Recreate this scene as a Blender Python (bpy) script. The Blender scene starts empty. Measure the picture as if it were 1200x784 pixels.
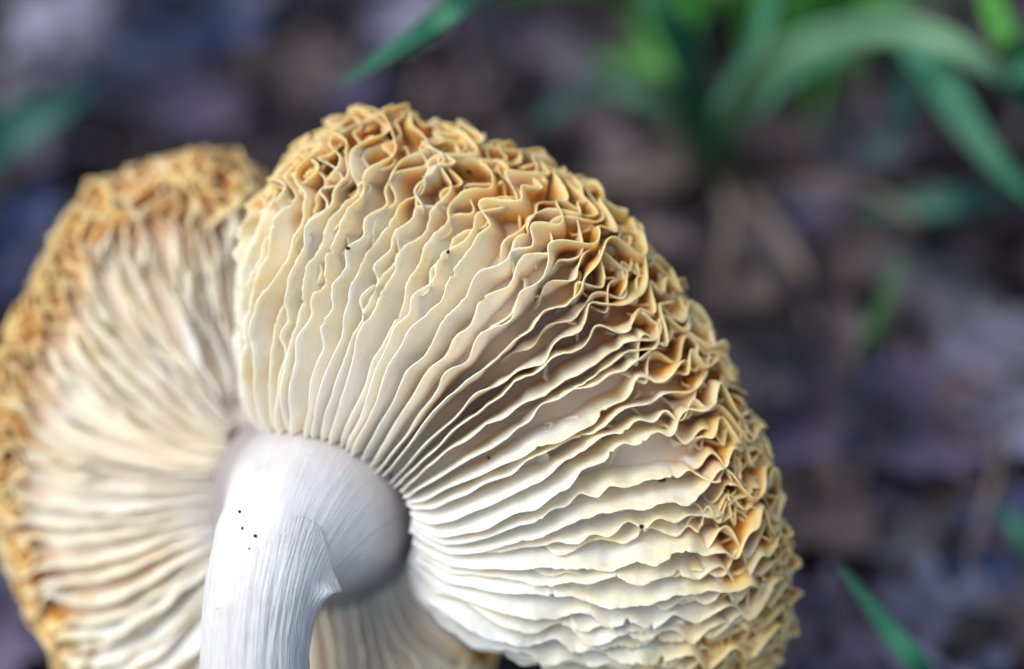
import bpy, math, random
import numpy as np
from mathutils import Vector, Matrix
from mathutils.bvhtree import BVHTree

random.seed(7)
RNG = np.random.default_rng(11)
SC = bpy.context.scene
COL = SC.collection
CM = 0.01

# ------------------------------------------------------------------ camera
PITCH = math.radians(50)             # looking down at the forest floor
CAM_H = 28.5                         # cm above the ground
FOCUS = 25.0                         # cm to the sharp gills
cam_d = bpy.data.cameras.new('camera')
cam = bpy.data.objects.new('camera', cam_d)
COL.objects.link(cam)
SC.camera = cam
cam.location = (0, 0, CAM_H * CM)
cam.rotation_euler = (math.pi / 2 - PITCH, 0, 0)
cam_d.sensor_width = 36
cam_d.lens = 75
cam_d.clip_start = 0.005
cam_d.clip_end = 100
cam_d.dof.use_dof = True
cam_d.dof.focus_distance = (FOCUS - 0.15) * CM
cam_d.dof.aperture_fstop = 4.9
cam_d.dof.aperture_blades = 7

# ------------------------------------------------------------------ light
SUN_EL, SUN_AZ = math.radians(57), math.radians(-105)     # azimuth from +Y (away from camera), negative = left
world = bpy.data.worlds.new('World')
SC.world = world
world.use_nodes = True
wn = world.node_tree
bg = wn.nodes['Background']
sky = wn.nodes.new('ShaderNodeTexSky')
sky.sky_type = 'NISHITA'
sky.sun_disc = False
sky.sun_elevation = SUN_EL
sky.sun_rotation = SUN_AZ
sky.air_density = 1.0
sky.dust_density = 2.5
wn.links.new(sky.outputs[0], bg.inputs['Color'])
bg.inputs['Strength'].default_value = 0.15
sun_d = bpy.data.lights.new('sun', 'SUN')
sun_d.energy = 1.8
sun_d.angle = math.radians(45)
sun_d.color = (1.0, 0.98, 0.95)
sun = bpy.data.objects.new('sun', sun_d)
COL.objects.link(sun)
sdir = Vector((math.sin(SUN_AZ) * math.cos(SUN_EL), math.cos(SUN_AZ) * math.cos(SUN_EL), math.sin(SUN_EL)))
sun.rotation_euler = sdir.to_track_quat('Z', 'Y').to_euler()
sun.location = (0, 0, 1)

SC.view_settings.view_transform = 'Standard'
SC.view_settings.look = 'None'
SC.view_settings.exposure = 0.5
SC.view_settings.gamma = 1.0
SC.cycles.use_denoising = True
SC.cycles.max_bounces = 8
SC.cycles.diffuse_bounces = 6

# ------------------------------------------------------------------ frames
# mushroom frame: x right, y up, z towards the lens, in cm; its origin is the point in focus
cp, sp_ = math.cos(PITCH), math.sin(PITCH)
RX = np.array([1., 0, 0])
RY = np.array([0, sp_, cp])
RZ = np.array([0, -cp, sp_])
ORG = np.array([0, 0, CAM_H]) - RZ * FOCUS


def world_pts(P):
    P = np.asarray(P, float)
    return (ORG + P[..., 0:1] * RX + P[..., 1:2] * RY + P[..., 2:3] * RZ)


def loc(px, py, z):
    """a spot of the photograph at depth z, as a point in the mushroom frame"""
    k = (FOCUS - z) / FOCUS
    return np.array([(px - 600) / 100 * k, (392 - py) / 100 * k, z])


def ground_at(px, py, h=0.0):
    d = world_pts(loc(px, py, 0)) - np.array([0, 0, CAM_H])
    t = (h - CAM_H) / d[2]
    return np.array([0, 0, CAM_H]) + d * t


def depth_pt(px, py, dist):
    return world_pts(loc(px, py, FOCUS - dist))


# ------------------------------------------------------------------ helpers
def sstep(x, a, b):
    t = np.clip((x - a) / (b - a), 0, 1)
    return t * t * (3 - 2 * t)


def wob(x, seed):
    r = np.random.default_rng(int(seed))
    p = r.uniform(0, 6.28, 4)
    return (np.sin(x * 2.6 + p[0]) + .7 * np.sin(x * 4.3 + p[1]) + .45 * np.sin(x * 7.1 + p[2]) + .5 * np.sin(x * 1.3 + p[3])) / 1.6


def noise1(x, seed):
    r = np.random.default_rng(int(seed)).uniform(-1, 1, 512)
    x = np.asarray(x, float)
    i = np.floor(x).astype(int)
    f = x - i
    f = f * f * (3 - 2 * f)
    return r[i % 512] * (1 - f) + r[(i + 1) % 512] * f


def make_mesh(name, V, F, mat, attrs=None, smooth=True):
    """V (n,3) in world cm, F (m,3|4) -> mesh"""
    me = bpy.data.meshes.new(name)
    V = np.asarray(V, np.float32)
    F = np.asarray(F, np.int32)
    k = F.shape[1]
    me.vertices.add(len(V))
    me.vertices.foreach_set('co', V.ravel())
    me.loops.add(F.size)
    me.loops.foreach_set('vertex_index', F.ravel())
    me.polygons.add(len(F))
    me.polygons.foreach_set('loop_start', np.arange(0, F.size, k, dtype=np.int32))
    me.polygons.foreach_set('use_smooth', np.full(len(F), smooth))
    me.update(calc_edges=True)
    for an, av in (attrs or {}).items():
        a = me.attributes.new(an, 'FLOAT', 'POINT')
        a.data.foreach_set('value', np.asarray(av, np.float32).ravel())
    me.materials.append(mat)
    return me


def grid_faces(nu, nv, closed_v=False):
    i = np.arange(nu - 1)[:, None]
    j = np.arange(nv if closed_v else nv - 1)[None, :]
    j2 = (j + 1) % nv
    a = i * nv + j
    b = i * nv + j2
    c = (i + 1) * nv + j2
    d = (i + 1) * nv + j
    return np.stack([a, b, c, d], -1).reshape(-1, 4)


def link(name, me, parent=None, base=None):
    o = bpy.data.objects.new(name, me)
    COL.objects.link(o)
    if parent is not None:
        o.parent = parent
    return o


def tag(o, label=None, cat=None, group=None, kind=None):
    if label:
        o['label'] = label
    if cat:
        o['category'] = cat
    if group:
        o['group'] = group
    if kind:
        o['kind'] = kind
    return o


# ------------------------------------------------------------------ materials
def new_mat(name):
    m = bpy.data.materials.new(name)
    m.use_nodes = True
    nt = m.node_tree
    return m, nt, nt.nodes['Principled BSDF']


def N(nt, typ, **kw):
    n = nt.nodes.new(typ)
    for k, v in kw.items():
        setattr(n, k, v)
    return n


def noise_node(nt, scale, detail=3, src=None):
    t = N(nt, 'ShaderNodeTexNoise')
    t.inputs['Scale'].default_value = scale
    t.inputs['Detail'].default_value = detail
    if src is None:
        src = N(nt, 'ShaderNodeTexCoord').outputs['Object']
    nt.links.new(src, t.inputs['Vector'])
    return t


def mixc(nt, fac, a, b):
    m = N(nt, 'ShaderNodeMix', data_type='RGBA')
    for i, v in ((0, fac), (6, a), (7, b)):
        if isinstance(v, (tuple, float, int)):
            m.inputs[i].default_value = v if not isinstance(v, tuple) else (*v, 1)
        else:
            nt.links.new(v, m.inputs[i])
    return m.outputs[2]


def math_n(nt, op, a, b=None, c=None, clamp=False):
    m = N(nt, 'ShaderNodeMath', operation=op, use_clamp=clamp)
    for i, v in enumerate((a, b, c)):
        if v is None:
            continue
        if isinstance(v, (int, float)):
            m.inputs[i].default_value = v
        else:
            nt.links.new(v, m.inputs[i])
    return m.outputs[0]


def ramp(nt, fac, stops):
    r = N(nt, 'ShaderNodeValToRGB')
    e = r.color_ramp.elements
    while len(e) < len(stops):
        e.new(0.5)
    for k, (p, c) in enumerate(stops):
        e[k].position = p
        e[k].color = (*c, 1)
    nt.links.new(fac, r.inputs[0])
    return r.outputs[0]


def bump(nt, bsdf, height, strength, dist):
    b = N(nt, 'ShaderNodeBump')
    b.inputs['Strength'].default_value = strength
    b.inputs['Distance'].default_value = dist
    nt.links.new(height, b.inputs['Height'])
    nt.links.new(b.outputs[0], bsdf.inputs['Normal'])


def gill_material():
    m, nt, b = new_mat('gill_tissue')
    rim = N(nt, 'ShaderNodeAttribute', attribute_name='rimf').outputs['Fac']
    edge = N(nt, 'ShaderNodeAttribute', attribute_name='edgef').outputs['Fac']
    n1 = noise_node(nt, 220, 4).outputs['Fac']
    n2 = noise_node(nt, 900, 3).outputs['Fac']
    n3 = noise_node(nt, 70, 2).outputs['Fac']
    body = mixc(nt, math_n(nt, 'MULTIPLY_ADD', n3, 2.2, -0.7, True), (0.89, 0.86, 0.80), (0.86, 0.79, 0.63))
    ed = mixc(nt, n2, (0.86, 0.75, 0.50), (0.74, 0.57, 0.28))
    c1 = mixc(nt, math_n(nt, 'MULTIPLY', edge, math_n(nt, 'MULTIPLY_ADD', n1, 1.2, 0.05, True), None, True), body, ed)
    tanb = ramp(nt, n1, [(0.34, (0.25, 0.08, 0.010)), (0.46, (0.44, 0.18, 0.025)), (0.58, (0.61, 0.31, 0.065)), (0.78, (0.76, 0.53, 0.24))])
    tan = mixc(nt, math_n(nt, 'MULTIPLY', edge, 0.75), tanb, (0.86, 0.63, 0.30))
    rf = math_n(nt, 'ADD', rim, math_n(nt, 'ADD', math_n(nt, 'MULTIPLY_ADD', n1, 0.8, -0.40), math_n(nt, 'MULTIPLY_ADD', n3, 1.0, -0.5)))
    rf = math_n(nt, 'MULTIPLY_ADD', rf, 1.6, -0.25, True)
    mid = N(nt, 'ShaderNodeAttribute', attribute_name='midf').outputs['Fac']
    c1 = mixc(nt, math_n(nt, 'MULTIPLY', mid, math_n(nt, 'MULTIPLY_ADD', n3, 2.0, -0.3, True)), c1, (0.84, 0.68, 0.38))
    c2 = mixc(nt, rf, c1, tan)
    nt.links.new(c2, b.inputs['Base Color'])
    b.inputs['Roughness'].default_value = 0.48
    b.inputs['Specular IOR Level'].default_value = 0.35
    b.inputs['Subsurface Weight'].default_value = 0.75
    b.inputs['Subsurface Radius'].default_value = (1.0, 0.72, 0.42)
    b.inputs['Subsurface Scale'].default_value = 0.0013
    bump(nt, b, n2, 0.35, 0.0004)
    return m


def flesh_material():
    m, nt, b = new_mat('cap_flesh')
    n1 = noise_node(nt, 120, 4).outputs['Fac']
    rim = N(nt, 'ShaderNodeAttribute', attribute_name='rimf').outputs['Fac']
    br = ramp(nt, n1, [(0.3, (0.30, 0.14, 0.04)), (0.55, (0.46, 0.26, 0.09)), (0.8, (0.58, 0.40, 0.20))])
    c = mixc(nt, rim, (0.82, 0.75, 0.62), br)
    nt.links.new(c, b.inputs['Base Color'])
    b.inputs['Roughness'].default_value = 0.6
    bump(nt, b, n1, 0.4, 0.001)
    return m


def stem_material(name, fibres):
    m, nt, b = new_mat(name)
    tc = N(nt, 'ShaderNodeTexCoord').outputs['Object']
    n1 = noise_node(nt, 180, 4, tc).outputs['Fac']
    n2 = noise_node(nt, 900, 3, tc).outputs['Fac']
    ang = N(nt, 'ShaderNodeAttribute', attribute_name='ang').outputs['Fac']
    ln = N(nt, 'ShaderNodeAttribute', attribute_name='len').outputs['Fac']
    cx = N(nt, 'ShaderNodeCombineXYZ')
    nt.links.new(math_n(nt, 'MULTIPLY', ang, 1.0), cx.inputs[0])
    nt.links.new(math_n(nt, 'MULTIPLY', ln, 0.045), cx.inputs[1])
    st = N(nt, 'ShaderNodeTexNoise')
    st.inputs['Scale'].default_value = 11.0 if fibres else 5.0
    st.inputs['Detail'].default_value = 5
    nt.links.new(cx.outputs[0], st.inputs['Vector'])
    s = st.outputs['Fac']
    base = ramp(nt, n1, [(0.3, (0.58, 0.565, 0.54)), (0.7, (0.72, 0.71, 0.68))])
    low = N(nt, 'ShaderNodeAttribute', attribute_name='low').outputs['Fac']
    c = mixc(nt, math_n(nt, 'MULTIPLY', low if fibres else 1.0, math_n(nt, 'MULTIPLY_ADD', s, -2.6, 1.35, True)), base, (0.52, 0.46, 0.48) if fibres else (0.72, 0.69, 0.73))
    if not fibres:      # collar shade under the overhanging gills painted in, grey towards the top
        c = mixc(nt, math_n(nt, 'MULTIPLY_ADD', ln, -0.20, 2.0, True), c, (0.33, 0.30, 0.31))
    spk = math_n(nt, 'MULTIPLY_ADD', n2, 9.0, -6.1, True)
    # brownish scuffs on the lower stem
    low = N(nt, 'ShaderNodeAttribute', attribute_name='low').outputs['Fac']
    c = mixc(nt, math_n(nt, 'MULTIPLY', spk, low), c, (0.42, 0.27, 0.24))
    nt.links.new(c, b.inputs['Base Color'])
    b.inputs['Roughness'].default_value = 0.42
    b.inputs['Specular IOR Level'].default_value = 0.45
    b.inputs['Subsurface Weight'].default_value = 0.3
    b.inputs['Subsurface Radius'].default_value = (1.0, 0.7, 0.5)
    b.inputs['Subsurface Scale'].default_value = 0.001
    h = math_n(nt, 'ADD', s, math_n(nt, 'MULTIPLY', n2, 0.25))
    bump(nt, b, h, 0.6 if fibres else 0.4, 0.0006)
    return m


def plain_mat(name, stops, scale, rough=0.6, bumpd=0.0006, island=False, spec=0.3):
    m, nt, b = new_mat(name)
    n1 = noise_node(nt, scale, 4).outputs['Fac']
    if island:
        r = N(nt, 'ShaderNodeNewGeometry').outputs['Random Per Island']
        f = math_n(nt, 'ADD', math_n(nt, 'MULTIPLY', r, 0.8), math_n(nt, 'MULTIPLY', n1, 0.25))
    else:
        f = n1
    nt.links.new(ramp(nt, f, stops), b.inputs['Base Color'])
    b.inputs['Roughness'].default_value = rough
    b.inputs['Specular IOR Level'].default_value = spec
    bump(nt, b, n1, 0.5, bumpd)
    return m


M_GILL = gill_material()
M_FLESH = flesh_material()
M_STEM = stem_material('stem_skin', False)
M_SHEATH = stem_material('stem_sheath', True)
M_SOIL = plain_mat('dark_soil', [(0.3, (0.008, 0.007, 0.009)), (0.7, (0.035, 0.028, 0.036))], 60, 0.9)
M_LITTER = plain_mat('leaf_litter', [(0.0, (0.005, 0.005, 0.007)), (0.35, (0.009, 0.007, 0.009)), (0.6, (0.026, 0.019, 0.024)),
                                     (0.85, (0.095, 0.072, 0.078)), (1.0, (0.24, 0.20, 0.22))], 80, 0.62, island=True)
LEAF_COLS = {
    'mauve': (0.100, 0.082, 0.135), 'pale': (0.24, 0.235, 0.32), 'blue': (0.040, 0.060, 0.145),
    'brown': (0.075, 0.055, 0.055), 'reddish': (0.085, 0.055, 0.062), 'grey': (0.09, 0.085, 0.10), 'tan': (0.15, 0.12, 0.10)}
M_LEAF = {}
for k, c in LEAF_COLS.items():
    M_LEAF[k] = plain_mat('dead_leaf_' + k, [(0.32, tuple(x * 0.22 for x in c)), (0.5, tuple(x * 0.8 for x in c)), (0.7, tuple(min(1, x * 1.35) for x in c))], 75, 0.55, 0.001)
M_GRASS = {
    'teal': plain_mat('grass_bluegreen', [(0.3, (0.02, 0.11, 0.06)), (0.7, (0.05, 0.23, 0.12))], 50, 0.45),
    'green': plain_mat('grass_green', [(0.3, (0.02, 0.12, 0.012)), (0.7, (0.06, 0.26, 0.03))], 50, 0.45),
    'dull': plain_mat('grass_dull', [(0.3, (0.015, 0.07, 0.055)), (0.7, (0.03, 0.12, 0.085))], 50, 0.5),
    'olive': plain_mat('grass_olive', [(0.3, (0.06, 0.15, 0.08)), (0.7, (0.13, 0.26, 0.14))], 50, 0.5),
    'dry': plain_mat('grass_dry', [(0.3, (0.10, 0.075, 0.06)), (0.7, (0.22, 0.175, 0.15))], 60, 0.6)}
M_CLUMP = plain_mat('grass_clump', [(0.0, (0.012, 0.07, 0.010)), (0.5, (0.03, 0.17, 0.018)), (1.0, (0.07, 0.30, 0.035))], 50, 0.5, island=True)
M_SPECK = plain_mat('soil_crumb', [(0.3, (0.006, 0.005, 0.006)), (0.7, (0.03, 0.02, 0.015))], 3000, 0.8, 0.0001)

# ------------------------------------------------------------------ ground
def soil_height(x, y):
    return (0.35 * np.sin(x * 0.55 + 1.0) * np.cos(y * 0.47) + 0.22 * np.sin(x * 1.3 + y * 0.9) + 0.15 * np.sin(y * 2.1 - x * 0.7)) * 0.9 - 0.3


def axis_vals():
    a = np.concatenate([-np.geomspace(40, 3000, 26)[::-1], np.linspace(-39, 39, 157), np.geomspace(40, 3000, 26)])
    return a


ax = axis_vals()
gx, gy = np.meshgrid(ax, ax + 22, indexing='ij')
fade = np.exp(-(gx / 120) ** 2 - ((gy - 22) / 120) ** 2)
gz = soil_height(gx, gy) * fade - 0.25
gv = np.stack([gx, gy, gz], -1).reshape(-1, 3)
soil = link('forest_floor_soil', make_mesh('forest_floor_soil', gv * CM, grid_faces(len(ax), len(ax)), M_SOIL))
tag(soil, kind='structure')
soil.name = 'ground'


# ------------------------------------------------------------------ dead leaves
def leaf_grid(L, W, nu, nv, rng, curl=0.5, bend=0.5, lobes=0.0):
    u = np.linspace(0, 1, nu)[:, None]
    v = np.linspace(-1, 1, nv)[None, :]
    prof = np.sin(np.pi * np.clip(u, 0, 1) ** rng.uniform(0.7, 1.2)) ** 0.7
    prof = prof * (1 + lobes * np.sin(u * np.pi * 2 * rng.integers(3, 6) + rng.uniform(0, 6))) + 0.02
    w = W / 2 * prof
    x = (u - 0.5) * L + 0 * v
    y = v * w * (1 + 0.06 * noise1(u * 9, rng.integers(1e6)))
    z = curl * W * 0.5 * (v ** 2) * prof * rng.choice([-1, 1]) + bend * L * 0.25 * np.cos(u * np.pi * rng.uniform(.8, 1.6) + rng.uniform(0, 3)) + 0 * v
    z = z + 0.06 * W * noise1(u * 7 + v * 3.1, rng.integers(1e6)) + 0.05 * W * np.abs(v) ** .5
    x, y, z = np.broadcast_arrays(x, y, z)
    return np.stack([x, y, z], -1)


def rot_xyz(rx, ry, rz):
    return np.array(Matrix.Rotation(rz, 3, 'Z') @ Matrix.Rotation(ry, 3, 'Y') @ Matrix.Rotation(rx, 3, 'X'))


def solid_sheet(G, th):
    """closed thin slab from a (nu,nv,3) grid"""
    nu, nv = G.shape[:2]
    du = np.gradient(G, axis=0)
    dv = np.gradient(G, axis=1)
    n = np.cross(du, dv)
    n /= np.linalg.norm(n, axis=-1, keepdims=True) + 1e-9
    ring = np.concatenate([G + n * th / 2, (G - n * th / 2)[:, ::-1]], 1)
    return ring.reshape(-1, 3), grid_faces(nu, nv * 2, True)


# uncountable small litter
vs, fs, off = [], [], 0
rl = np.random.default_rng(5)
proto = [solid_sheet(leaf_grid(1.0, rl.uniform(.25, .7), 6, 4, rl, .6, .5, .1), 0.02) for _ in range(24)]
twig_u = np.linspace(0, 1, 6)
for k in range(24):
    pass
for i in range(7600):
    if i < 6000:
        x, y = rl.uniform(-16, 16), rl.uniform(10, 44)
    else:
        x, y = rl.uniform(-45, 45), rl.uniform(-25, 70)
    V, F = proto[rl.integers(24)]
    s = rl.uniform(0.35, 1.5)
    R = rot_xyz(rl.normal(0, .4), rl.normal(0, .4), rl.uniform(0, 6.28))
    tw = rl.random() < 0.30
    sc = np.array([s * (1.9 if tw else 1), s * (0.13 if tw else 1), s * (0.3 if tw else .8)])
    P = (V * sc) @ R.T + np.array([x, y, soil_height(x, y) + (rl.uniform(-0.1, 0.45) if rl.random() < .8 else rl.uniform(.5, 1.3))])
    vs.append(P)
    fs.append(F + off)
    off += len(V)
lit = link('leaf_litter', make_mesh('leaf_litter', np.concatenate(vs) * CM, np.concatenate(fs), M_LITTER))
tag(lit, 'dark mauve brown litter of broken dead leaves and twigs covering the forest floor', 'leaf litter', kind='stuff')

# distinct dead leaves: px, py, length, width, heading in degrees, colour, label
LEAVES = [
    (70, 40, 3.0, 2.0, 70, 'pale', 'pale lavender dead leaf lying in the far upper left corner'),
    (160, 70, 2.6, 1.4, 30, 'blue', 'blue grey dead leaf right of the pale leaf in the upper left corner'),
    (25, 95, 2.0, 1.2, 100, 'grey', 'greyish leaf scrap at the left border above the broad blue green blade'),
    (250, 20, 3.4, 2.0, 15, 'blue', 'deep blue dead leaf at the top border, left of the slanting grass blade'),
    (340, 70, 2.6, 1.6, -20, 'brown', 'brown dead leaf above the split of the mushroom cap'),
    (215, 125, 2.6, 1.5, 10, 'mauve', 'dim mauve dead leaf just above the left cap lobe'),
    (470, 15, 2.0, 1.4, 50, 'pale', 'pale leaf scrap at the top border touching the slanting grass blade'),
    (610, 40, 3.2, 2.4, 10, 'mauve', 'broad mauve dead leaf at the top between slanting blade and grass tuft'),
    (680, 60, 2.0, 1.6, -40, 'grey', 'grey leaf piece left of the grass tuft at the top'),
    (560, 110, 2.6, 1.2, 30, 'brown', 'brown leaf strip behind the top rim of the right cap lobe'),
    (760, 195, 2.8, 0.9, 20, 'tan', 'tan elongated dead leaf above the rim on the upper right'),
    (925, 150, 2.6, 1.8, -15, 'brown', 'brown dead leaf under the arch of the long grass blade'),
    (1020, 170, 2.4, 1.6, 25, 'grey', 'grey brown leaf between arching blade and steep right blade'),
    (900, 270, 2.8, 0.8, -60, 'grey', 'narrow grey leaf hanging below the grass tuft root'),
    (950, 230, 2.0, 1.3, 20, 'mauve', 'small dull leaf below the arching blade'),
    (1100, 340, 2.6, 1.6, -25, 'grey', 'light grey leaf right of the small upright green sprout'),
    (1165, 430, 2.4, 1.6, 30, 'pale', 'pale blue grey leaf at the right border, halfway up'),
    (1180, 495, 1.7, 1.4, 80, 'pale', 'small pale mauve leaf at the right border under the pale blue grey one'),
    (1060, 510, 3.2, 2.4, 35, 'mauve', 'big purple grey leaf in the middle of the right background'),
    (950, 500, 2.6, 1.4, 40, 'mauve', 'purple leaf close beside the right rim of the cap'),
    (900, 430, 2.4, 1.6, 10, 'grey', 'grey leaf beside the upper right rim, left of the sprout'),
    (960, 600, 2.4, 1.5, -50, 'brown', 'reddish brown leaf beside the widest part of the right rim'),
    (1100, 440, 1.8, 1.0, -30, 'reddish', 'reddish leaf piece above the big purple grey leaf'),
    (1060, 620, 2.0, 1.2, 20, 'grey', 'dull grey leaf above the tip of the lower right grass blade'),
    (1145, 570, 2.6, 0.7, -80, 'reddish', 'reddish narrow leaf standing near the right border below the purple leaf'),
    (1180, 660, 2.6, 1.7, 60, 'blue', 'blue grey leaf at the right border, low in the corner'),
    (1110, 740, 2.8, 1.7, 15, 'pale', 'pale lilac leaf right of the lower right grass blade'),
    (975, 740, 2.6, 1.6, -10, 'mauve', 'blue mauve leaf at the bottom border between cap rim and grass blade'),
    (1050, 560, 1.8, 1.2, 70, 'mauve', 'mauve leaf lapped under the big purple grey leaf'),
    (20, 190, 2.4, 1.5, 0, 'mauve', 'dark mauve leaf under the broad blue green blade on the left border'),
    (15, 300, 2.6, 1.4, 70, 'blue', 'dark blue leaf on the left border beside the left cap lobe'),
    (840, 330, 2.2, 1.5, -30, 'brown', 'dark brown leaf right behind the crinkled upper right rim'),
    (1010, 290, 2.0, 1.2, 30, 'brown', 'dark brown leaf above the small upright green sprout'),
    (10, 740, 2.4, 1.6, 40, 'mauve', 'dark leaf in the lower left corner below the cap lobe'),
    (700, 130, 1.8, 1.0, 60, 'brown', 'dark brown leaf piece above the arc of the cap, under the low grass blade'),
    (420, 90, 2.2, 1.4, 80, 'mauve', 'mauve leaf beneath the tip of the slanting grass blade'),
]
for i, (px, py, L, W, hd, colr, lab) in enumerate(LEAVES):
    r = np.random.default_rng(100 + i)
    G = leaf_grid(L, W, 16, 9, r, 0.5, 0.45, 0.30)
    V, F = solid_sheet(G, 0.025)
    R = rot_xyz(r.normal(0, .16) + .2, r.normal(0, .16), math.radians(hd))
    g = ground_at(px, py, 0.5)
    V = V @ R.T
    # midrib and stalk
    u = np.linspace(0, 1.12, 20)
    mid = np.stack([G[:, 4, 0], G[:, 4, 1], G[:, 4, 2]], -1)
    ext = mid[-1] + (mid[-1] - mid[-2]) * np.linspace(1, 3.2, 4)[:, None]
    line = np.concatenate([mid, ext]) @ R.T
    a = np.arange(6) / 6 * 2 * np.pi
    circ = np.stack([np.zeros(6), np.cos(a), np.sin(a)], -1) * 0.045
    RV = (line[:, None, :] + circ[None]).reshape(-1, 3)
    o = bpy.data.objects.new('dead_leaf', None)
    COL.objects.link(o)
    o.location = Vector(g * CM)
    tag(o, lab, 'dead leaf', 'dead leaves on the forest floor')
    link('blade', make_mesh('leaf_blade', V * CM, F, M_LEAF[colr]), o)
    link('midrib', make_mesh('leaf_midrib', RV * CM, grid_faces(len(line), 6, True), M_LEAF[colr]), o)


# ------------------------------------------------------------------ grass
def catmull(P, n):
    P = np.asarray(P, float)
    Q = np.concatenate([[2 * P[0] - P[1]], P, [2 * P[-1] - P[-2]]])
    t = np.linspace(0, len(P) - 1 - 1e-6, n)
    i = t.astype(int)
    f = (t - i)[:, None]
    a, b, c, d = Q[i], Q[i + 1], Q[i + 2], Q[i + 3]
    return 0.5 * (2 * b + (c - a) * f + (2 * a - 5 * b + 4 * c - d) * f ** 2 + (3 * b - a - 3 * c + d) * f ** 3)


def blade_mesh(P, width, n=40, side=None, tip=0.04, base_w=0.6):
    C = catmull(P, n)
    T = np.gradient(C, axis=0)
    T /= np.linalg.norm(T, axis=1, keepdims=True)
    view = np.array([0, 0, CAM_H]) - C if side is None else np.broadcast_to(side, C.shape)
    S = np.cross(T, view)
    S /= np.linalg.norm(S, axis=1, keepdims=True) + 1e-9
    Nn = np.cross(S, T)
    t = np.linspace(0, 1, n)
    w = width * np.minimum(1, base_w + (1 - base_w) * t * 4) * np.clip((1 - t) / 0.45, 0, 1) ** 0.7 + tip
    v = np.linspace(-1, 1, 5)
    G = C[:, None] + S[:, None] * (w[:, None] * v / 2)[..., None] - Nn[:, None] * (w[:, None] * 0.25 * (1 - np.abs(v)))[..., None]
    return solid_sheet(G, 0.02)


def gp(px, py, d):
    return depth_pt(px, py, d * 1.03)


BLADES = [
    ('teal', .36, [ground_at(620, -60), gp(560, -15, 30), gp(500, 32, 28.5), gp(400, 98, 28)], 'single bright green grass blade slanting down at the top centre'),
    ('dull', .95, [ground_at(-120, 250), gp(-60, 205, 33.5), gp(10, 155, 33.5), gp(70, 125, 33.5), gp(110, 95, 34)], 'broad blurred blue green grass blade poking in at the left border'),
    ('olive', .62, [ground_at(838, 205), gp(860, 140, 34), gp(905, 75, 32), gp(990, 38, 31), gp(1090, 40, 30), gp(1165, 85, 30), gp(1195, 120, 31)], 'long pale green grass blade arching across the upper right'),
    ('teal', .60, [ground_at(836, 190), gp(850, 150, 35), gp(905, 95, 34), gp(960, 60, 34), gp(1030, 30, 34), gp(1060, -30, 35)], 'blue green grass blade rising from the tuft inside the arching one'),
    ('teal', .60, [ground_at(1040, 30), gp(1065, 40, 33), gp(1110, 110, 32), gp(1160, 180, 31.5), gp(1210, 235, 31.5)], 'broad blue green blade falling steeply at the right border'),
    ('teal', .62, [ground_at(822, 200), gp(818, 130, 36), gp(800, 60, 34), gp(772, 10, 33), gp(745, -50, 33)], 'blue green upright blade left of the grass tuft at the top'),
    ('dull', .42, [ground_at(815, 170), gp(780, 125, 36), gp(720, 103, 35.5), gp(660, 120, 35), gp(630, 150, 35)], 'low dull green blade arching left from the tuft above the cap'),
    ('dull', .50, [ground_at(1200, 215), gp(1140, 232, 34.5), gp(1080, 240, 34.5), gp(1000, 245, 35)], 'dark blue green blade lying level at the right, below the arch'),
    ('green', .12, [ground_at(1004, 440), gp(1015, 400, 33), gp(1035, 355, 33), gp(1058, 300, 33)], 'small upright green sprout right of the cap'),
    ('teal', .26, [ground_at(1120, 850), gp(1085, 790, 28), gp(1035, 730, 27.5), gp(985, 665, 27.5)], 'thin green grass blade with pale tip in the lower right corner'),
    ('green', .35, [ground_at(1250, 30), gp(1195, 60, 32), gp(1160, -5, 32), gp(1150, -60, 32)], 'bright green thin blade crossing the upper right corner'),
    ('teal', .25, [ground_at(1240, 700), gp(1205, 640, 31.5), gp(1175, 595, 31.5)], 'short green blade tip at the right border, low down'),
    ('teal', .40, [ground_at(1220, 160), gp(1205, 110, 32), gp(1190, 50, 32), gp(1165, -10, 32)], 'blue green blade running up the right border to the corner'),
    ('dry', .17, [ground_at(835, 190), gp(850, 230, 36), gp(855, 260, 35.5), gp(840, 330, 34.5)], 'dry straw coloured stalk drooping straight below the tuft'),
    ('dry', .18, [ground_at(850, 200), gp(890, 245, 36), gp(930, 300, 35), gp(945, 330, 34.5)], 'dry straw coloured stalk leaning right below the tuft'),
    ('dry', .18, [ground_at(838, 175), gp(800, 185, 36.5), gp(740, 205, 36), gp(690, 215, 36)], 'dry straw coloured stalk lying left of the tuft'),
    ('green', .30, [ground_at(842, 190), gp(810, 100, 36), gp(740, 70, 36), gp(690, 75, 36)], 'thin green blade bending left out of the tuft'),
    ('green', .40, [ground_at(850, 190), gp(870, 120, 35.5), gp(880, 50, 34), gp(860, -40, 33)], 'bright green blade rising straight up from the tuft'),
    ('teal', .30, [ground_at(900, -20), gp(905, -10, 34), gp(880, 60, 33), gp(835, 130, 33)], 'thin blue green blade hanging from the top edge into the tuft'),
    ('green', .26, [ground_at(960, 40), gp(990, 10, 34), gp(1030, 0, 33), gp(1075, 25, 33)], 'thin bright green blade under the crown of the arching blade'),
    ('olive', .28, [ground_at(842, 215), gp(800, 150, 35), gp(760, 120, 34), gp(700, 100, 34)], 'pale thin blade leaning left from the tuft'),
    ('dull', .30, [ground_at(1060, 60), gp(1062, 110, 34), gp(1045, 160, 34), gp(1010, 195, 34)], 'dark thin blade hanging inside the arch on the right'),
    ('dry', .13, [ground_at(870, 220), gp(950, 215, 35), gp(1020, 225, 34.5), gp(1080, 262, 34)], 'thin dry straw lying across the ground under the arch'),
    ('dry', .08, [ground_at(1130, 700), gp(1140, 640, 32), gp(1165, 560, 32), gp(1170, 500, 32)], 'thin dry reddish straw standing near the right border'),
]
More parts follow.
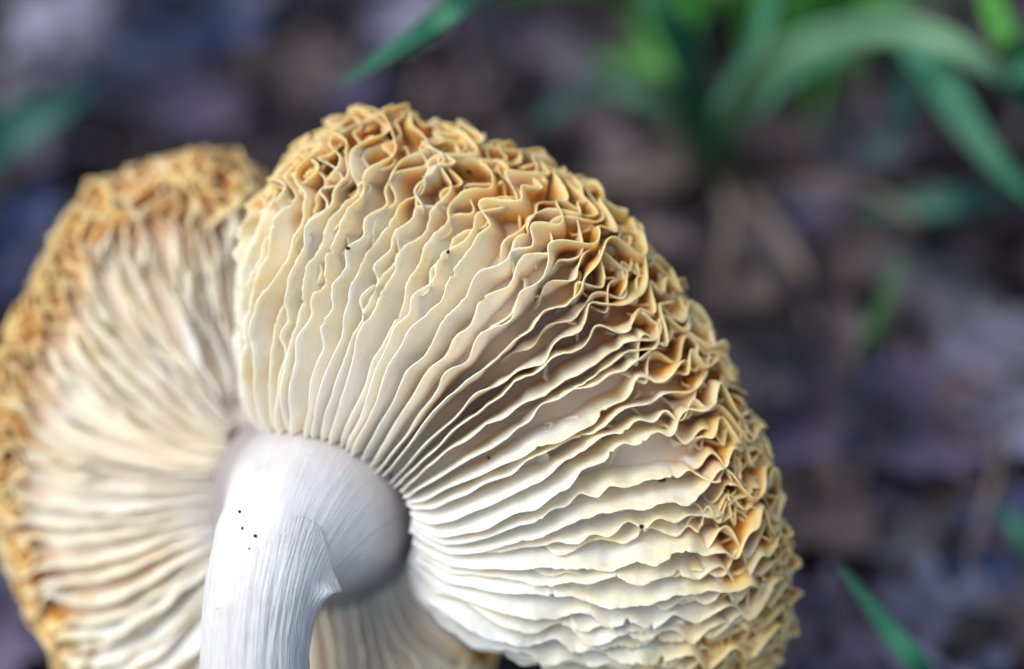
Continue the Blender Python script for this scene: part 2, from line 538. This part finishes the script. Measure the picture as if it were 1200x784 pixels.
for (mk, w, P, lab) in BLADES:
    V, F = blade_mesh(P, w * (.8 if w > .35 else .9))
    base = np.asarray(P[0]).copy()
    o = link('grass_blade', make_mesh('grass_blade', (V - base) * CM, F, M_GRASS[mk]))
    o.location = Vector(base * CM)
    tag(o, lab, 'grass blade', 'single grass blades around the mushroom')

vs, fs, off = [], [], 0
rg = np.random.default_rng(21)
for i in range(420):
    if i < 260:
        g = ground_at(rg.normal(905, 75), rg.uniform(-150, 62))
    else:
        g = ground_at(rg.uniform(760, 1300), rg.uniform(-420, -70))
    hgt = rg.uniform(.8, 2.4) if i < 260 else rg.uniform(1.5, 4.2)
    a = rg.uniform(0, 6.28)
    ln = rg.uniform(.5, 2.4)
    P = [g + [0, 0, -.3], g + [math.cos(a) * ln * .2, math.sin(a) * ln * .2, hgt * .5], g + [math.cos(a) * ln * .6, math.sin(a) * ln * .6, hgt * .85],
         g + [math.cos(a) * ln * 1.3, math.sin(a) * ln * 1.3, hgt * .8]]
    V, F = blade_mesh(P, rg.uniform(.14, .34), 10, side=np.array([0, -.5, .8]))
    vs.append(V)
    fs.append(F + off)
    off += len(V)
cl = link('grass_clump', make_mesh('grass_clump', np.concatenate(vs) * CM, np.concatenate(fs), M_CLUMP))
tag(cl, 'bright green blurred clump of grass at the top edge right of centre', 'grass', kind='stuff')

# ------------------------------------------------------------------ mushroom
class Lobe:
    def __init__(self, paths, zfun, inset):
        self.K = np.array(paths, float)
        self.zfun = zfun
        self.inset = inset

    def plan(self, u, v):
        K = self.K
        n = len(K)
        v = v * self.inset
        t = np.clip(u, 0, 1) * (n - 1 - 1e-6)
        i = t.astype(int)
        f = (t - i)
        f += (u < 0) * u * (n - 1) + (u > 1) * (u - 1) * (n - 1)
        Q = np.concatenate([[2 * K[0] - K[1]], K, [2 * K[-1] - K[-2]]])
        a, b, c, d = Q[i], Q[i + 1], Q[i + 2], Q[i + 3]
        f = f[..., None, None]
        P = 0.5 * (2 * b + (c - a) * f + (2 * a - 5 * b + 4 * c - d) * f ** 2 + (3 * b - a - 3 * c + d) * f ** 3)
        x = v * 3
        L0 = -(x - 1) * (x - 2) * (x - 3) / 6
        L1 = x * (x - 2) * (x - 3) / 2
        L2 = -x * (x - 1) * (x - 3) / 2
        L3 = x * (x - 1) * (x - 2) / 6
        return P[..., 0, :] * L0[..., None] + P[..., 1, :] * L1[..., None] + P[..., 2, :] * L2[..., None] + P[..., 3, :] * L3[..., None]

    def S(self, u, v):
        u, v = np.broadcast_arrays(np.asarray(u, float), np.asarray(v, float))
        p = self.plan(u, v)
        z = self.zfun(u, v)
        k = (FOCUS - z) / FOCUS
        return np.stack([(p[..., 0] - 600) / 100 * k, (392 - p[..., 1]) / 100 * k, z], -1)

    def frame(self, u, v):
        e = 2e-3
        P = self.S(u, v)
        du = (self.S(u + e, v) - self.S(u - e, v))
        dv = (self.S(u, v + e) - self.S(u, v - e))
        n = np.cross(du, dv)
        flip = np.where(n[..., 2:3].mean() < 0, -1.0, 1.0)
        n = n * flip
        n /= np.linalg.norm(n, axis=-1, keepdims=True) + 1e-12
        T = dv / (np.linalg.norm(dv, axis=-1, keepdims=True) + 1e-12)
        L = du - (du * T).sum(-1, keepdims=True) * T
        L /= np.linalg.norm(L, axis=-1, keepdims=True) + 1e-12
        return P, n, T, L


def zA(u, v):
    side = np.abs(2 * (u - 0.5))
    dome = -0.85 * side ** 2.6
    inner = -0.50 * (1 - sstep(v, -0.05, 0.30))
    curl = -20 * np.clip(v - 0.80, 0, 1) ** 2
    und = 0.10 * np.sin(u * 19) * sstep(v, .3, .8)
    return -0.55 + dome + inner + curl + und


def zB(u, v):
    side = np.abs(2 * (u - 0.5))
    dome = -0.55 * side ** 3
    inner = 0.1 * (1 - sstep(v, -0.05, 0.3))
    curl = -18 * np.clip(v - 0.80, 0, 1) ** 2
    und = 0.10 * np.sin(u * 23 + 1) * sstep(v, .3, .8)
    return -2.7 + dome * .45 + 0.6 * sstep(u, .68, .84) + inner + curl + und


LA = Lobe([
    [(302, 484), (312, 400), (320, 300), (346, 200)],
    [(331, 500), (328, 400), (346, 280), (374, 160)],
    [(375, 512), (378, 400), (415, 260), (450, 122)],
    [(412, 526), (450, 420), (520, 290), (585, 158)],
    [(446, 544), (520, 440), (620, 330), (720, 236)],
    [(474, 562), (570, 480), (680, 405), (806, 335)],
    [(492, 582), (605, 545), (735, 480), (878, 462)],
    [(499, 606), (630, 600), (770, 580), (922, 570)],
    [(500, 632), (630, 655), (775, 670), (940, 665)],
    [(498, 650), (605, 700), (755, 732), (935, 750)],
    [(492, 668), (565, 728), (700, 776), (890, 815)],
], zA, 0.968)
LB = Lobe([
    [(308, 500), (304, 410), (302, 300), (300, 158)],
    [(280, 498), (250, 410), (228, 290), (246, 128)],
    [(268, 510), (200, 440), (128, 322), (118, 184)],
    [(262, 528), (180, 490), (90, 400), (38, 285)],
    [(256, 550), (170, 535), (60, 480), (-15, 390)],
    [(252, 578), (165, 580), (50, 570), (-32, 500)],
    [(252, 606), (170, 620), (65, 640), (-22, 600)],
    [(258, 632), (185, 670), (95, 710), (18, 690)],
    [(272, 660), (215, 740), (140, 790), (70, 790)],
    [(300, 680), (275, 770), (235, 850), (190, 890)],
    [(350, 690), (350, 780), (345, 860), (330, 930)],
    [(410, 690), (425, 770), (440, 850), (450, 920)],
    [(455, 685), (480, 740), (520, 790), (560, 850)],
    [(488, 665), (508, 705), (545, 742), (590, 772)],
], zB, 0.915)


def along_u(lobe, v, n, jitter, rng, dens=1.0):
    uu = np.linspace(0, 1, 600)
    P = lobe.S(uu, np.full_like(uu, v))
    s = np.concatenate([[0], np.cumsum(np.linalg.norm(np.diff(P, axis=0), axis=1))])
    t = (np.arange(n) + 0.5) / n + rng.uniform(-jitter, jitter, n) / n
    t = t ** dens
    return np.interp(t * s[-1], s, uu), s[-1]


def gill(lobe, uc, v0, v1, hmax, lean, spacing_u, ds, seed, rimamp=1.0, big=1.0, stain=0.0, th=0.034):  # stain: painted brown gap shade at the gill roots, plus the tan edge stain
    r = np.random.default_rng(seed)
    vv = np.linspace(v0, v1, 60)
    P = lobe.S(np.full_like(vv, uc), vv)
    length = np.linalg.norm(np.diff(P, axis=0), axis=1).sum()
    n = max(12, int(length / ds))
    v = np.linspace(v0, v1, n)
    s = (v - v0) / (v1 - v0) * length
    u = uc + spacing_u * (0.30 * noise1(s * 1.1 + 7, seed + 1) + 0.12 * noise1(s * 3.1, seed + 2)) * sstep(v, 0, .35)
    u = u + spacing_u * 0.62 * wob(s * 2.4, seed + 12) * sstep(v, .70, .88) * rimamp
    P, nrm, T, L = lobe.frame(u, v)
    rim = sstep(v, 0.72 + 0.05 * noise1(uc * 31 + 0 * v, 3), 0.88)
    h = hmax * np.interp(v, [-.05, 0.0, 0.12, 0.35, 0.65, 0.82, 0.93, 1.0], [.35, .48, .80, 1.0, .95, .62, .46, .34])
    fl = sstep(v, 0.10, 0.60)
    ramp_in = sstep(s, 0, 0.5 if v0 > 0.02 else 0.05)
    ramp_out = sstep(length - s, 0, 0.12)
    if v0 > 0.02:
        h = h * (0.05 + 0.95 * ramp_in)
    h = h * (0.25 + 0.75 * ramp_out)
    h = h * (1 + 0.13 * noise1(s * 1.7, seed + 3) * sstep(v, .1, .3) + (0.02 + .05 * fl) * noise1(s * 4.3, seed + 4) + .12 * rim * wob(s * 3, seed + 4))
    h = h + (0.003 + 0.009 * fl) * noise1(s * 20, seed + 5) + 0.007 * fl * noise1(s * 41, seed + 15)
    h = h - 0.08 * fl * sstep(noise1(s * 6.5, seed + 20), .80, .93)
    # travelling wave of the free edge
    lam = 0.60 - (0.24 if rimamp > .9 else .32) * rim + 0.22 * noise1(s * 0.9, seed + 6)
    ph = np.cumsum(2 * np.pi / lam) * (length / n) + r.uniform(0, 6.28)
    amp = (0.003 + 0.034 * fl * big + 0.075 * rim * rimamp) * (1 + 0.80 * noise1(s * 1.3, seed + 7))
    wave = amp * (np.sin(ph) + 0.18 * np.sin(1.7 * ph + 1) * rim) + 0.007 * fl * noise1(s * 12, seed + 8)
    wave = wave + 0.07 * fl * noise1(s * .8, seed + 9)
    nt_ = 8
    t = np.linspace(0, 1, nt_) ** 0.85
    tt = t[None, :]
    C = (P[:, None] + nrm[:, None] * (-0.06 + (h[:, None] + 0.06) * tt)[..., None]
         + L[:, None] * (lean * h[:, None] * tt ** 1.25 + wave[:, None] * tt ** 1.6)[..., None])
    # belly of the rim folds
    belly = (0.022 * fl + 0.08 * rim)[:, None] * np.sin(np.pi * tt) * wob(s * 3.0, seed + 10)[:, None]
    C = C + L[:, None] * belly[..., None]
    ds_ = np.gradient(C, axis=0)
    dt_ = np.gradient(C, axis=1)
    m = np.cross(ds_, dt_)
    m /= np.linalg.norm(m, axis=-1, keepdims=True) + 1e-12
    thk = th * (1.25 - 0.75 * tt) * (1 + 0.15 * noise1(s * 9, seed + 11))[:, None]
    edge_pt = C[:, -1] + dt_[:, -1] / (np.linalg.norm(dt_[:, -1], axis=-1, keepdims=True) + 1e-12) * 0.011
    ring = np.concatenate([C + m * thk[..., None] / 2, edge_pt[:, None], (C - m * thk[..., None] / 2)[:, ::-1]], 1)
    k = ring.shape[1]
    col_t = np.concatenate([t, [1.0], t[::-1]])
    edgef = np.broadcast_to(sstep(col_t, 0.62, 1.0)[None], (n, k)).copy()
    edgef *= (0.25 + 0.75 * fl)[:, None]
    rb = np.clip(sstep(v, 0.68, 0.93) + 0.18 * noise1(s * 2.2, seed + 13) * sstep(v, .4, .6), 0, 1)
    st = stain * sstep(1 - col_t, 0.15, 0.8)[None] * (sstep(v, .12, .3) * (1 - sstep(v, .75, .95)))[:, None]  # shade of the gaps painted in, browner towards the gill roots
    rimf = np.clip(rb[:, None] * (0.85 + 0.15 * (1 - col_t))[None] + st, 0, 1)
    midf = np.broadcast_to((sstep(v, .35, .8) * (.6 + .4 * noise1(s * 1.7, seed + 14)))[:, None], (n, k))
    return ring.reshape(-1, 3), grid_faces(n, k, True), edgef, rimf, midf


stem_base = world_pts(np.array([-2.7, -9.6, -4.0]))
mush = bpy.data.objects.new('mushroom', None)
COL.objects.link(mush)
mush.location = Vector(stem_base * CM)
tag(mush, 'large pale mushroom tipped towards the viewer, crinkled cream gills with golden brown ruffled rim', 'mushroom')
cap = bpy.data.objects.new('cap', None)
COL.objects.link(cap)
cap.parent = mush

ALLV, ALLF, ALLOFF = [], [], 0      # collected for resting the soil crumbs


def to_mesh(name, V, F, mat, attrs=None, keep=False):
    global ALLOFF
    Wd = (world_pts(V) - stem_base) * CM
    if keep:
        ALLV.append(world_pts(V))
        ALLF.append(F + ALLOFF)
        ALLOFF += len(V)
    return make_mesh(name, Wd, F, mat, attrs)


def shade_stainA(u):  # painted brown gap shade, strongest mid lobe; tan stain at the left edge
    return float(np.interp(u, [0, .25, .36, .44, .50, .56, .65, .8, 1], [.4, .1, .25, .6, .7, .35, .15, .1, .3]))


def shade_stainB(u):  # painted brown gap shade of the left lobe
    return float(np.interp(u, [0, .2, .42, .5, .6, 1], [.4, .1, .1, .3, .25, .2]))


def flesh(lobe, thick_in, thick_out, name, shade_stain_fn):
    nu, nv = 120, 60
    u = np.linspace(-0.012, 1.012, nu)[:, None] + np.zeros((1, nv))
    v = np.zeros((nu, 1)) + np.linspace(-0.02, 1.0, nv)[None]
    P, n, T, L = lobe.frame(u, v)
    th = thick_out + (thick_in - thick_out) * (1 - sstep(v, 0, .8))
    back = P - n * th[..., None]
    rimc = (P[:, -1] + back[:, -1]) / 2 + T[:, -1] * 0.08
    ring = np.concatenate([P, rimc[:, None], back[:, ::-1]], 1)
    V = ring.reshape(-1, 3)
    F = grid_faces(nu, ring.shape[1], True)
    # close both ends
    k = ring.shape[1]
    c0 = len(V)
    V = np.concatenate([V, ring[0].mean(0)[None], ring[-1].mean(0)[None]])
    j = np.arange(k)
    e0 = np.stack([np.full(k, c0), (j + 1) % k, j, j], -1)
    # quads only: duplicate-free caps made from centre fans of degenerate-free pairs
    a0 = np.stack([j[:k // 2 - 1], j[1:k // 2], k - 1 - j[1:k // 2], k - 1 - j[:k // 2 - 1]], -1)
    a1 = a0 + (nu - 1) * k
    F = np.concatenate([F, a0, a1[:, ::-1]])
    ub = np.linspace(0, 1, nu)
    sf = np.array([shade_stain_fn(x) for x in ub])
    att = np.clip(sstep(v, .66, .9) + sf[:, None] * sstep(v, .05, .25), 0, 1)  # brown rim, plus gap floors painted brown for the shade between gills
    att = np.concatenate([att, att[:, -1:], np.ones_like(att)], 1)
    link(name, to_mesh(name, V[:c0], F, M_FLESH, {'rimf': att.ravel()}), cap)


flesh(LA, 0.55, 0.22, 'cap_flesh', shade_stainA)
flesh(LB, 0.40, 0.22, 'cap_flesh', shade_stainB)
# crown of the cap joining both lobes behind the stem
a = np.linspace(0, 2 * np.pi, 64, endpoint=False)
prof = [(0.02, -2.3), (1.0, -2.4), (1.4, -2.7), (1.8, -3.0), (1.9, -3.2), (1.7, -3.4), (1.0, -3.5), (0.02, -3.55)]
cc = loc(385, 600, -2.3)
V = np.array([[cc[0] + r_ * np.cos(x), cc[1] + r_ * .9 * np.sin(x), z_] for r_, z_ in prof for x in a])
link('cap_crown', to_mesh('cap_crown', V, grid_faces(len(prof), 64, True), M_FLESH, {'rimf': np.ones(len(V))}), cap)

rq = np.random.default_rng(3)


def leanA(u):
    return float(np.interp(u, [0, .2, .35, .45, .55, .7, .85, 1], [-.10, -.34, -.30, -.12, .12, .48, .55, .15]))


def leanB(u):
    return float(np.interp(u, [0, .2, .35, .5, .7, .82, 1], [-.35, -.35, .1, .5, .55, .05, -.15]))


def build_gills(lobe, lean, nfull, nhalf, nrim, ds, seed0, hmax, shade_stain_fn, wav=1.0):
    cnt = 0
    full, tot = along_u(lobe, 0.5, nfull, 0.22, rq, 1.15 if lobe is LA else 1.0)
    sp = 1.0 / nfull
    used = list(full)
    for k, u in enumerate(full):
        st = shade_stain_fn(u)
        g = gill(lobe, u, rq.uniform(-.045, .01) + (.085 if lobe is LB and u < .12 else 0), 1.0, hmax * rq.uniform(.88, 1.08) * (.55 + .45 * min(1, u / .12, (1 - u) / .12)), lean(u) + rq.uniform(-.06, .06), sp, ds, seed0 + 40 * cnt, stain=st, rimamp=1.0 if lobe is LA else .75, big=wav * rq.uniform(.5, 1.4))
        link('gill', to_mesh('gill', g[0], g[1], M_GILL, {'edgef': g[2], 'rimf': g[3], 'midf': g[4] * (.9 if lobe is LA else .35)}, True), cap)
        cnt += 1
    # short gills between the long ones
    gaps = (full[1:] + full[:-1]) / 2
    for k, u in enumerate(gaps):
        if rq.random() > nhalf * (1.0 if u < .5 else .65):
            continue
        v0 = rq.uniform(.22, .60)
        used.append(u)
        g = gill(lobe, u + sp * rq.uniform(-.12, .12), v0, 1.0, hmax * rq.uniform(.72, .92), lean(u) + rq.uniform(-.06, .06), sp * .6, ds, seed0 + 40 * cnt, stain=shade_stain_fn(u) * .7, rimamp=1.0 if lobe is LA else .75, big=wav * rq.uniform(.5, 1.3))
        link('gill', to_mesh('gill', g[0], g[1], M_GILL, {'edgef': g[2], 'rimf': g[3], 'midf': g[4] * (.9 if lobe is LA else .35)}, True), cap)
        cnt += 1
    have = sorted(used)
    for k in range(nrim):
        gp_ = [b - a for a, b in zip(have[:-1], have[1:])]
        i_ = int(np.argmax(gp_))
        u = have[i_] + gp_[i_] * rq.uniform(.4, .6)
        have.insert(i_ + 1, u)
        v0 = rq.uniform(.62, .80)
        g = gill(lobe, u, v0, 1.0, hmax * rq.uniform(.75, 1.0), lean(u) + rq.uniform(-.2, .2), sp * .8, ds, seed0 + 40 * cnt, stain=0, rimamp=1.0 if lobe is LA else .75)
        link('gill', to_mesh('gill', g[0], g[1], M_GILL, {'edgef': g[2], 'rimf': g[3], 'midf': g[4] * (.9 if lobe is LA else .35)}, True), cap)
        cnt += 1
    return cnt


nA = build_gills(LA, leanA, 42, 0.62, 40, 0.022, 1000, 0.66, shade_stainA)
nB = build_gills(LB, leanB, 48, 0.35, 30, 0.045, 9000, 0.38, shade_stainB, 0.25)


# cross folds that tie neighbouring gills into a honeycomb at the rim
def cross_folds(lobe, n, ds, seed, vr, hmax, name='rim_folds'):
    r = np.random.default_rng(seed)
    vs, fs, es, rs, off = [], [], [], [], 0
    for k in range(n):
        u0 = r.uniform(0.0, 1.0)
        v0 = r.uniform(*vr)
        du = r.uniform(.022, .045)
        dv = r.uniform(-.03, .03)
        m = 26
        t = np.linspace(0, 1, m)
        u = u0 + du * t
        v = np.clip(v0 + dv * t + 0.014 * np.sin(t * r.uniform(4, 8) + r.uniform(0, 6)), 0, 1)
        P, nrm, T, L = lobe.frame(u, v)
        h = hmax * r.uniform(.55, 1.0) * (np.sin(np.pi * np.clip(t, .02, .98)) ** .45) * np.interp(v, [0, .8, 1], [1, .62, .42]) * (1 + .15 * noise1(t * 6, r.integers(1e6)))
        tt = np.linspace(0, 1, 6)[None]
        lean = r.uniform(-.3, .5)
        C = P[:, None] + nrm[:, None] * (-.05 + (h[:, None] + .05) * tt)[..., None] + T[:, None] * ((lean * h[:, None] + 0.06 * wob(t * 2, r.integers(1e6))[:, None]) * tt ** 1.4)[..., None]
        a = np.gradient(C, axis=0)
        b = np.gradient(C, axis=1)
        mm = np.cross(a, b)
        mm /= np.linalg.norm(mm, axis=-1, keepdims=True) + 1e-12
        th = 0.04 * (1.2 - .7 * tt)[..., None]
        ring = np.concatenate([C + mm * th / 2, (C - mm * th / 2)[:, ::-1]], 1)
        F = grid_faces(m, 12, True)
        ct = np.concatenate([tt[0], tt[0][::-1]])
        vs.append(ring.reshape(-1, 3))
        fs.append(F + off)
        es.append(np.broadcast_to(sstep(ct, .8, 1)[None], (m, 12)).ravel())
        rs.append(np.broadcast_to(sstep(v, .62, .88)[:, None], (m, 12)).ravel())
        off += m * 12
    o = link(name, to_mesh(name, np.concatenate(vs), np.concatenate(fs), M_GILL, {'edgef': np.concatenate(es), 'rimf': np.concatenate(rs), 'midf': np.concatenate(rs)}), cap)
    o['kind'] = 'stuff'


cross_folds(LA, 150, .02, 77, (.84, .99), 0.58)
cross_folds(LA, 34, .02, 79, (.38, .80), 0.42, 'cross_veins')
cross_folds(LB, 110, .02, 78, (.84, .99), 0.42)


# ------------------------------------------------------------------ stem
def smooth_path(P, n):
    C = catmull(P, n)
    w = n // 14
    for _ in range(3):
        pad = np.concatenate([2 * C[0] - C[w:0:-1], C, 2 * C[-1] - C[-2:-w - 2:-1]])
        cs = np.cumsum(np.concatenate([np.zeros((1, C.shape[1])), pad]), 0)
        C = ((cs[2 * w + 1:] - cs[:-2 * w - 1]) / (2 * w + 1))[:n]
    return C


def tube(P, R, n, seg, fn=None, squash=1.0, a0=0.0, a1=2 * math.pi, closed=True):
    C = smooth_path(P, n)
    Rr = smooth_path(np.stack([R, R, R], -1), n)[:, 0]
    T = np.gradient(C, axis=0)
    T /= np.linalg.norm(T, axis=1, keepdims=True)
    X = np.broadcast_to(np.array([1., 0, 0]), T.shape)
    X = X - (X * T).sum(1, keepdims=True) * T
    X /= np.linalg.norm(X, axis=1, keepdims=True)
    Y = np.cross(T, X)
    a = np.linspace(a0, a1, seg, endpoint=not closed)
    s = np.linspace(0, 1, n)
    A, Sx = np.meshgrid(a, s)
    rr = Rr[:, None] * np.ones_like(A)
    if fn is not None:
        rr = rr + fn(A, Sx)
    V = C[:, None] + X[:, None] * (np.cos(A) * rr)[..., None] + Y[:, None] * (np.sin(A) * rr * squash)[..., None]
    return V, A, Sx


STEM = [loc(378, 590, -2.35), loc(376, 590, -1.75), loc(370, 594, -1.4), loc(356, 604, -0.85), loc(328, 630, -0.3), loc(304, 690, 0.05),
        loc(299, 745, 0.05), loc(296, 820, 0.0), np.array([-3.0, -5.8, -1.0]), np.array([-2.85, -7.8, -2.3]), np.array([-2.7, -10.2, -4.5])]
SR = [1.42, 1.28, 1.16, 1.0, .79, .61, .585, .60, .68, .82, .75]


def stem_fn(A, S):
    return 0.010 * np.sin(A * 3 + 1 + S * 4) + 0.012 * np.sin(A * 2 + S * 9)


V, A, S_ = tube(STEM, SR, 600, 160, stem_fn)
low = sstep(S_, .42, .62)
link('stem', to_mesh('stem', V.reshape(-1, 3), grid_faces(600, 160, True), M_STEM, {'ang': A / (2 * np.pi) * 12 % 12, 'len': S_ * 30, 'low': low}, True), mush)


# fibrous outer skin, torn open on its right side
ns, na = 220, 200
C = smooth_path(STEM, 600)
start = 235
Csub = C[start:]
Rall = smooth_path(np.stack([SR] * 3, -1), 600)[:, 0][start:]
idx = np.linspace(0, len(Csub) - 1, ns)
Cs = np.stack([np.interp(idx, np.arange(len(Csub)), Csub[:, k]) for k in range(3)], -1)
Rs = np.interp(idx, np.arange(len(Csub)), Rall)
T = np.gradient(Cs, axis=0)
T /= np.linalg.norm(T, axis=1, keepdims=True)
X = np.array([1., 0, 0]) - T * T[:, :1]
X /= np.linalg.norm(X, axis=1, keepdims=True)
Y = np.cross(T, X)
if Y[ns // 3, 2] < 0:
    Y = -Y
s01 = np.linspace(0, 1, ns)
tear = 0.10 + 0.13 * noise1(s01 * 11, 4) + 0.035 * noise1(s01 * 37, 5) + 0.5 * (1 - sstep(s01, 0.0, .09)) - 0.22 * np.exp(-((s01 - .105) / .035) ** 2)
aa = np.linspace(0, 1, na)
A2 = tear[:, None] * ((1 - aa[None]) ** 8) + (2 * np.pi - 0.2) * aa[None]
front = np.clip(np.sin(A2), 0, 1)
lift = -0.006 + 0.046 * sstep(s01, 0, .22)[:, None] + 0.15 * np.exp(-((aa[None]) / 0.035) ** 2) * ((0.4 + .9 * (1 - sstep(s01, .05, .35))) * sstep(s01, .055, .115) * (1 - .75 * sstep(s01, .14, .24)))[:, None]
ridge = (0.007 * noise1(A2 * 15 + 0.5 * noise1(s01 * 8, 2)[:, None], 61) + 0.005 * noise1(A2 * 37 + 0.4 * noise1(s01 * 15, 3)[:, None], 62)) * sstep(s01, .04, .3)[:, None]
rad = Rs[:, None] + lift + ridge
rad = rad + 0.030 * np.exp(-((s01 - .035) / .05) ** 2)[:, None] * sstep(A2, 2.1, 3.0) - 0.03 * np.exp(-(s01 / .02) ** 2)[:, None]
G = Cs[:, None] + X[:, None] * (np.cos(A2) * rad)[..., None] + Y[:, None] * (np.sin(A2) * rad)[..., None]
# ragged upper edge
shift = 0.10 * noise1(A2[0] * 2.5, 71) + .012 * noise1(A2[0] * 13, 72)
G = G + T[:, None] * (shift[None] * (1 - sstep(s01, 0, .1))[:, None])[..., None]
dA = np.gradient(G, axis=1)
dS = np.gradient(G, axis=0)
nn = np.cross(dA, dS)
nn /= np.linalg.norm(nn, axis=-1, keepdims=True) + 1e-12
if (nn[ns // 2, na // 4] * Y[ns // 2]).sum() < 0:
    nn = -nn
ring = np.concatenate([G, (G - nn * 0.03)[:, ::-1]], 1)
att_a = np.concatenate([A2, A2[:, ::-1]], 1) / (2 * np.pi) * 12
att_l = np.broadcast_to((s01 * 24)[:, None], att_a.shape)
att_w = np.broadcast_to(sstep(s01, .02, .34)[:, None], att_a.shape)
link('torn_sheath', to_mesh('torn_sheath', ring.reshape(-1, 3), grid_faces(ns, 2 * na, True), M_SHEATH, {'ang': att_a, 'len': att_l, 'low': att_w}, True), mush)

# ------------------------------------------------------------------ soil crumbs resting on gills and stem
AV = np.concatenate(ALLV)
AF = np.concatenate(ALLF)
bvh = BVHTree.FromPolygons([tuple(p) for p in AV.tolist()], AF.tolist())
CRUMBS = [
    (775, 562, .056, 'largest black soil crumb, on the white gills towards the right rim'),
    (752, 617, .030, 'small black soil crumb below the largest one on the right gills'),
    (573, 537, .030, 'tiny dark crumb on the gills just right of the stem top'),
    (525, 295, .030, 'brown crumb wedged among the upper gills'),
    (549, 201, .032, 'dark crumb at the ruffled top rim'),
    (408, 291, .022, 'small brown crumb on a gill left of the upper middle'),
    (281, 600, .022, 'uppermost dark speck on the white stem'),
    (299, 628, .026, 'dark speck at the right of the cluster on the bend of the stem'),
    (284, 619, .020, 'dark speck at the left of the cluster on the bend of the stem'),
    (292, 643, .015, 'lowest and smallest speck of the cluster on the stem'),
]
co = Vector((0, 0, CAM_H))
for i, (px, py, sz, lab) in enumerate(CRUMBS):
    d = Vector(world_pts(loc(px, py, 0)).tolist()) - co
    d.normalize()
    hit = bvh.ray_cast(co, d)
    if hit[0] is None:
        continue
    r = np.random.default_rng(300 + i)
    pu = np.linspace(0.05, np.pi - .05, 7)[:, None]
    pa = np.linspace(0, 2 * np.pi, 10, endpoint=False)[None]
    rad = sz * .85 * (1 + .35 * noise1(pa * 1.9 + pu * 2.3, r.integers(1e6)))
    V = np.stack([rad * np.sin(pu) * np.cos(pa) * r.uniform(1.0, 1.7), rad * np.sin(pu) * np.sin(pa), rad * np.cos(pu) * .7 + 0 * pa], -1)
    V = V.reshape(-1, 3) @ rot_xyz(r.uniform(0, 1), r.uniform(0, 1), r.uniform(0, 6)).T
    o = link('soil_crumb', make_mesh('soil_crumb', V * CM, grid_faces(7, 10, True), M_SPECK))
    o.location = (hit[0] - d * sz * .45) * CM
    tag(o, lab, 'crumb', 'dark crumbs of soil on the mushroom')
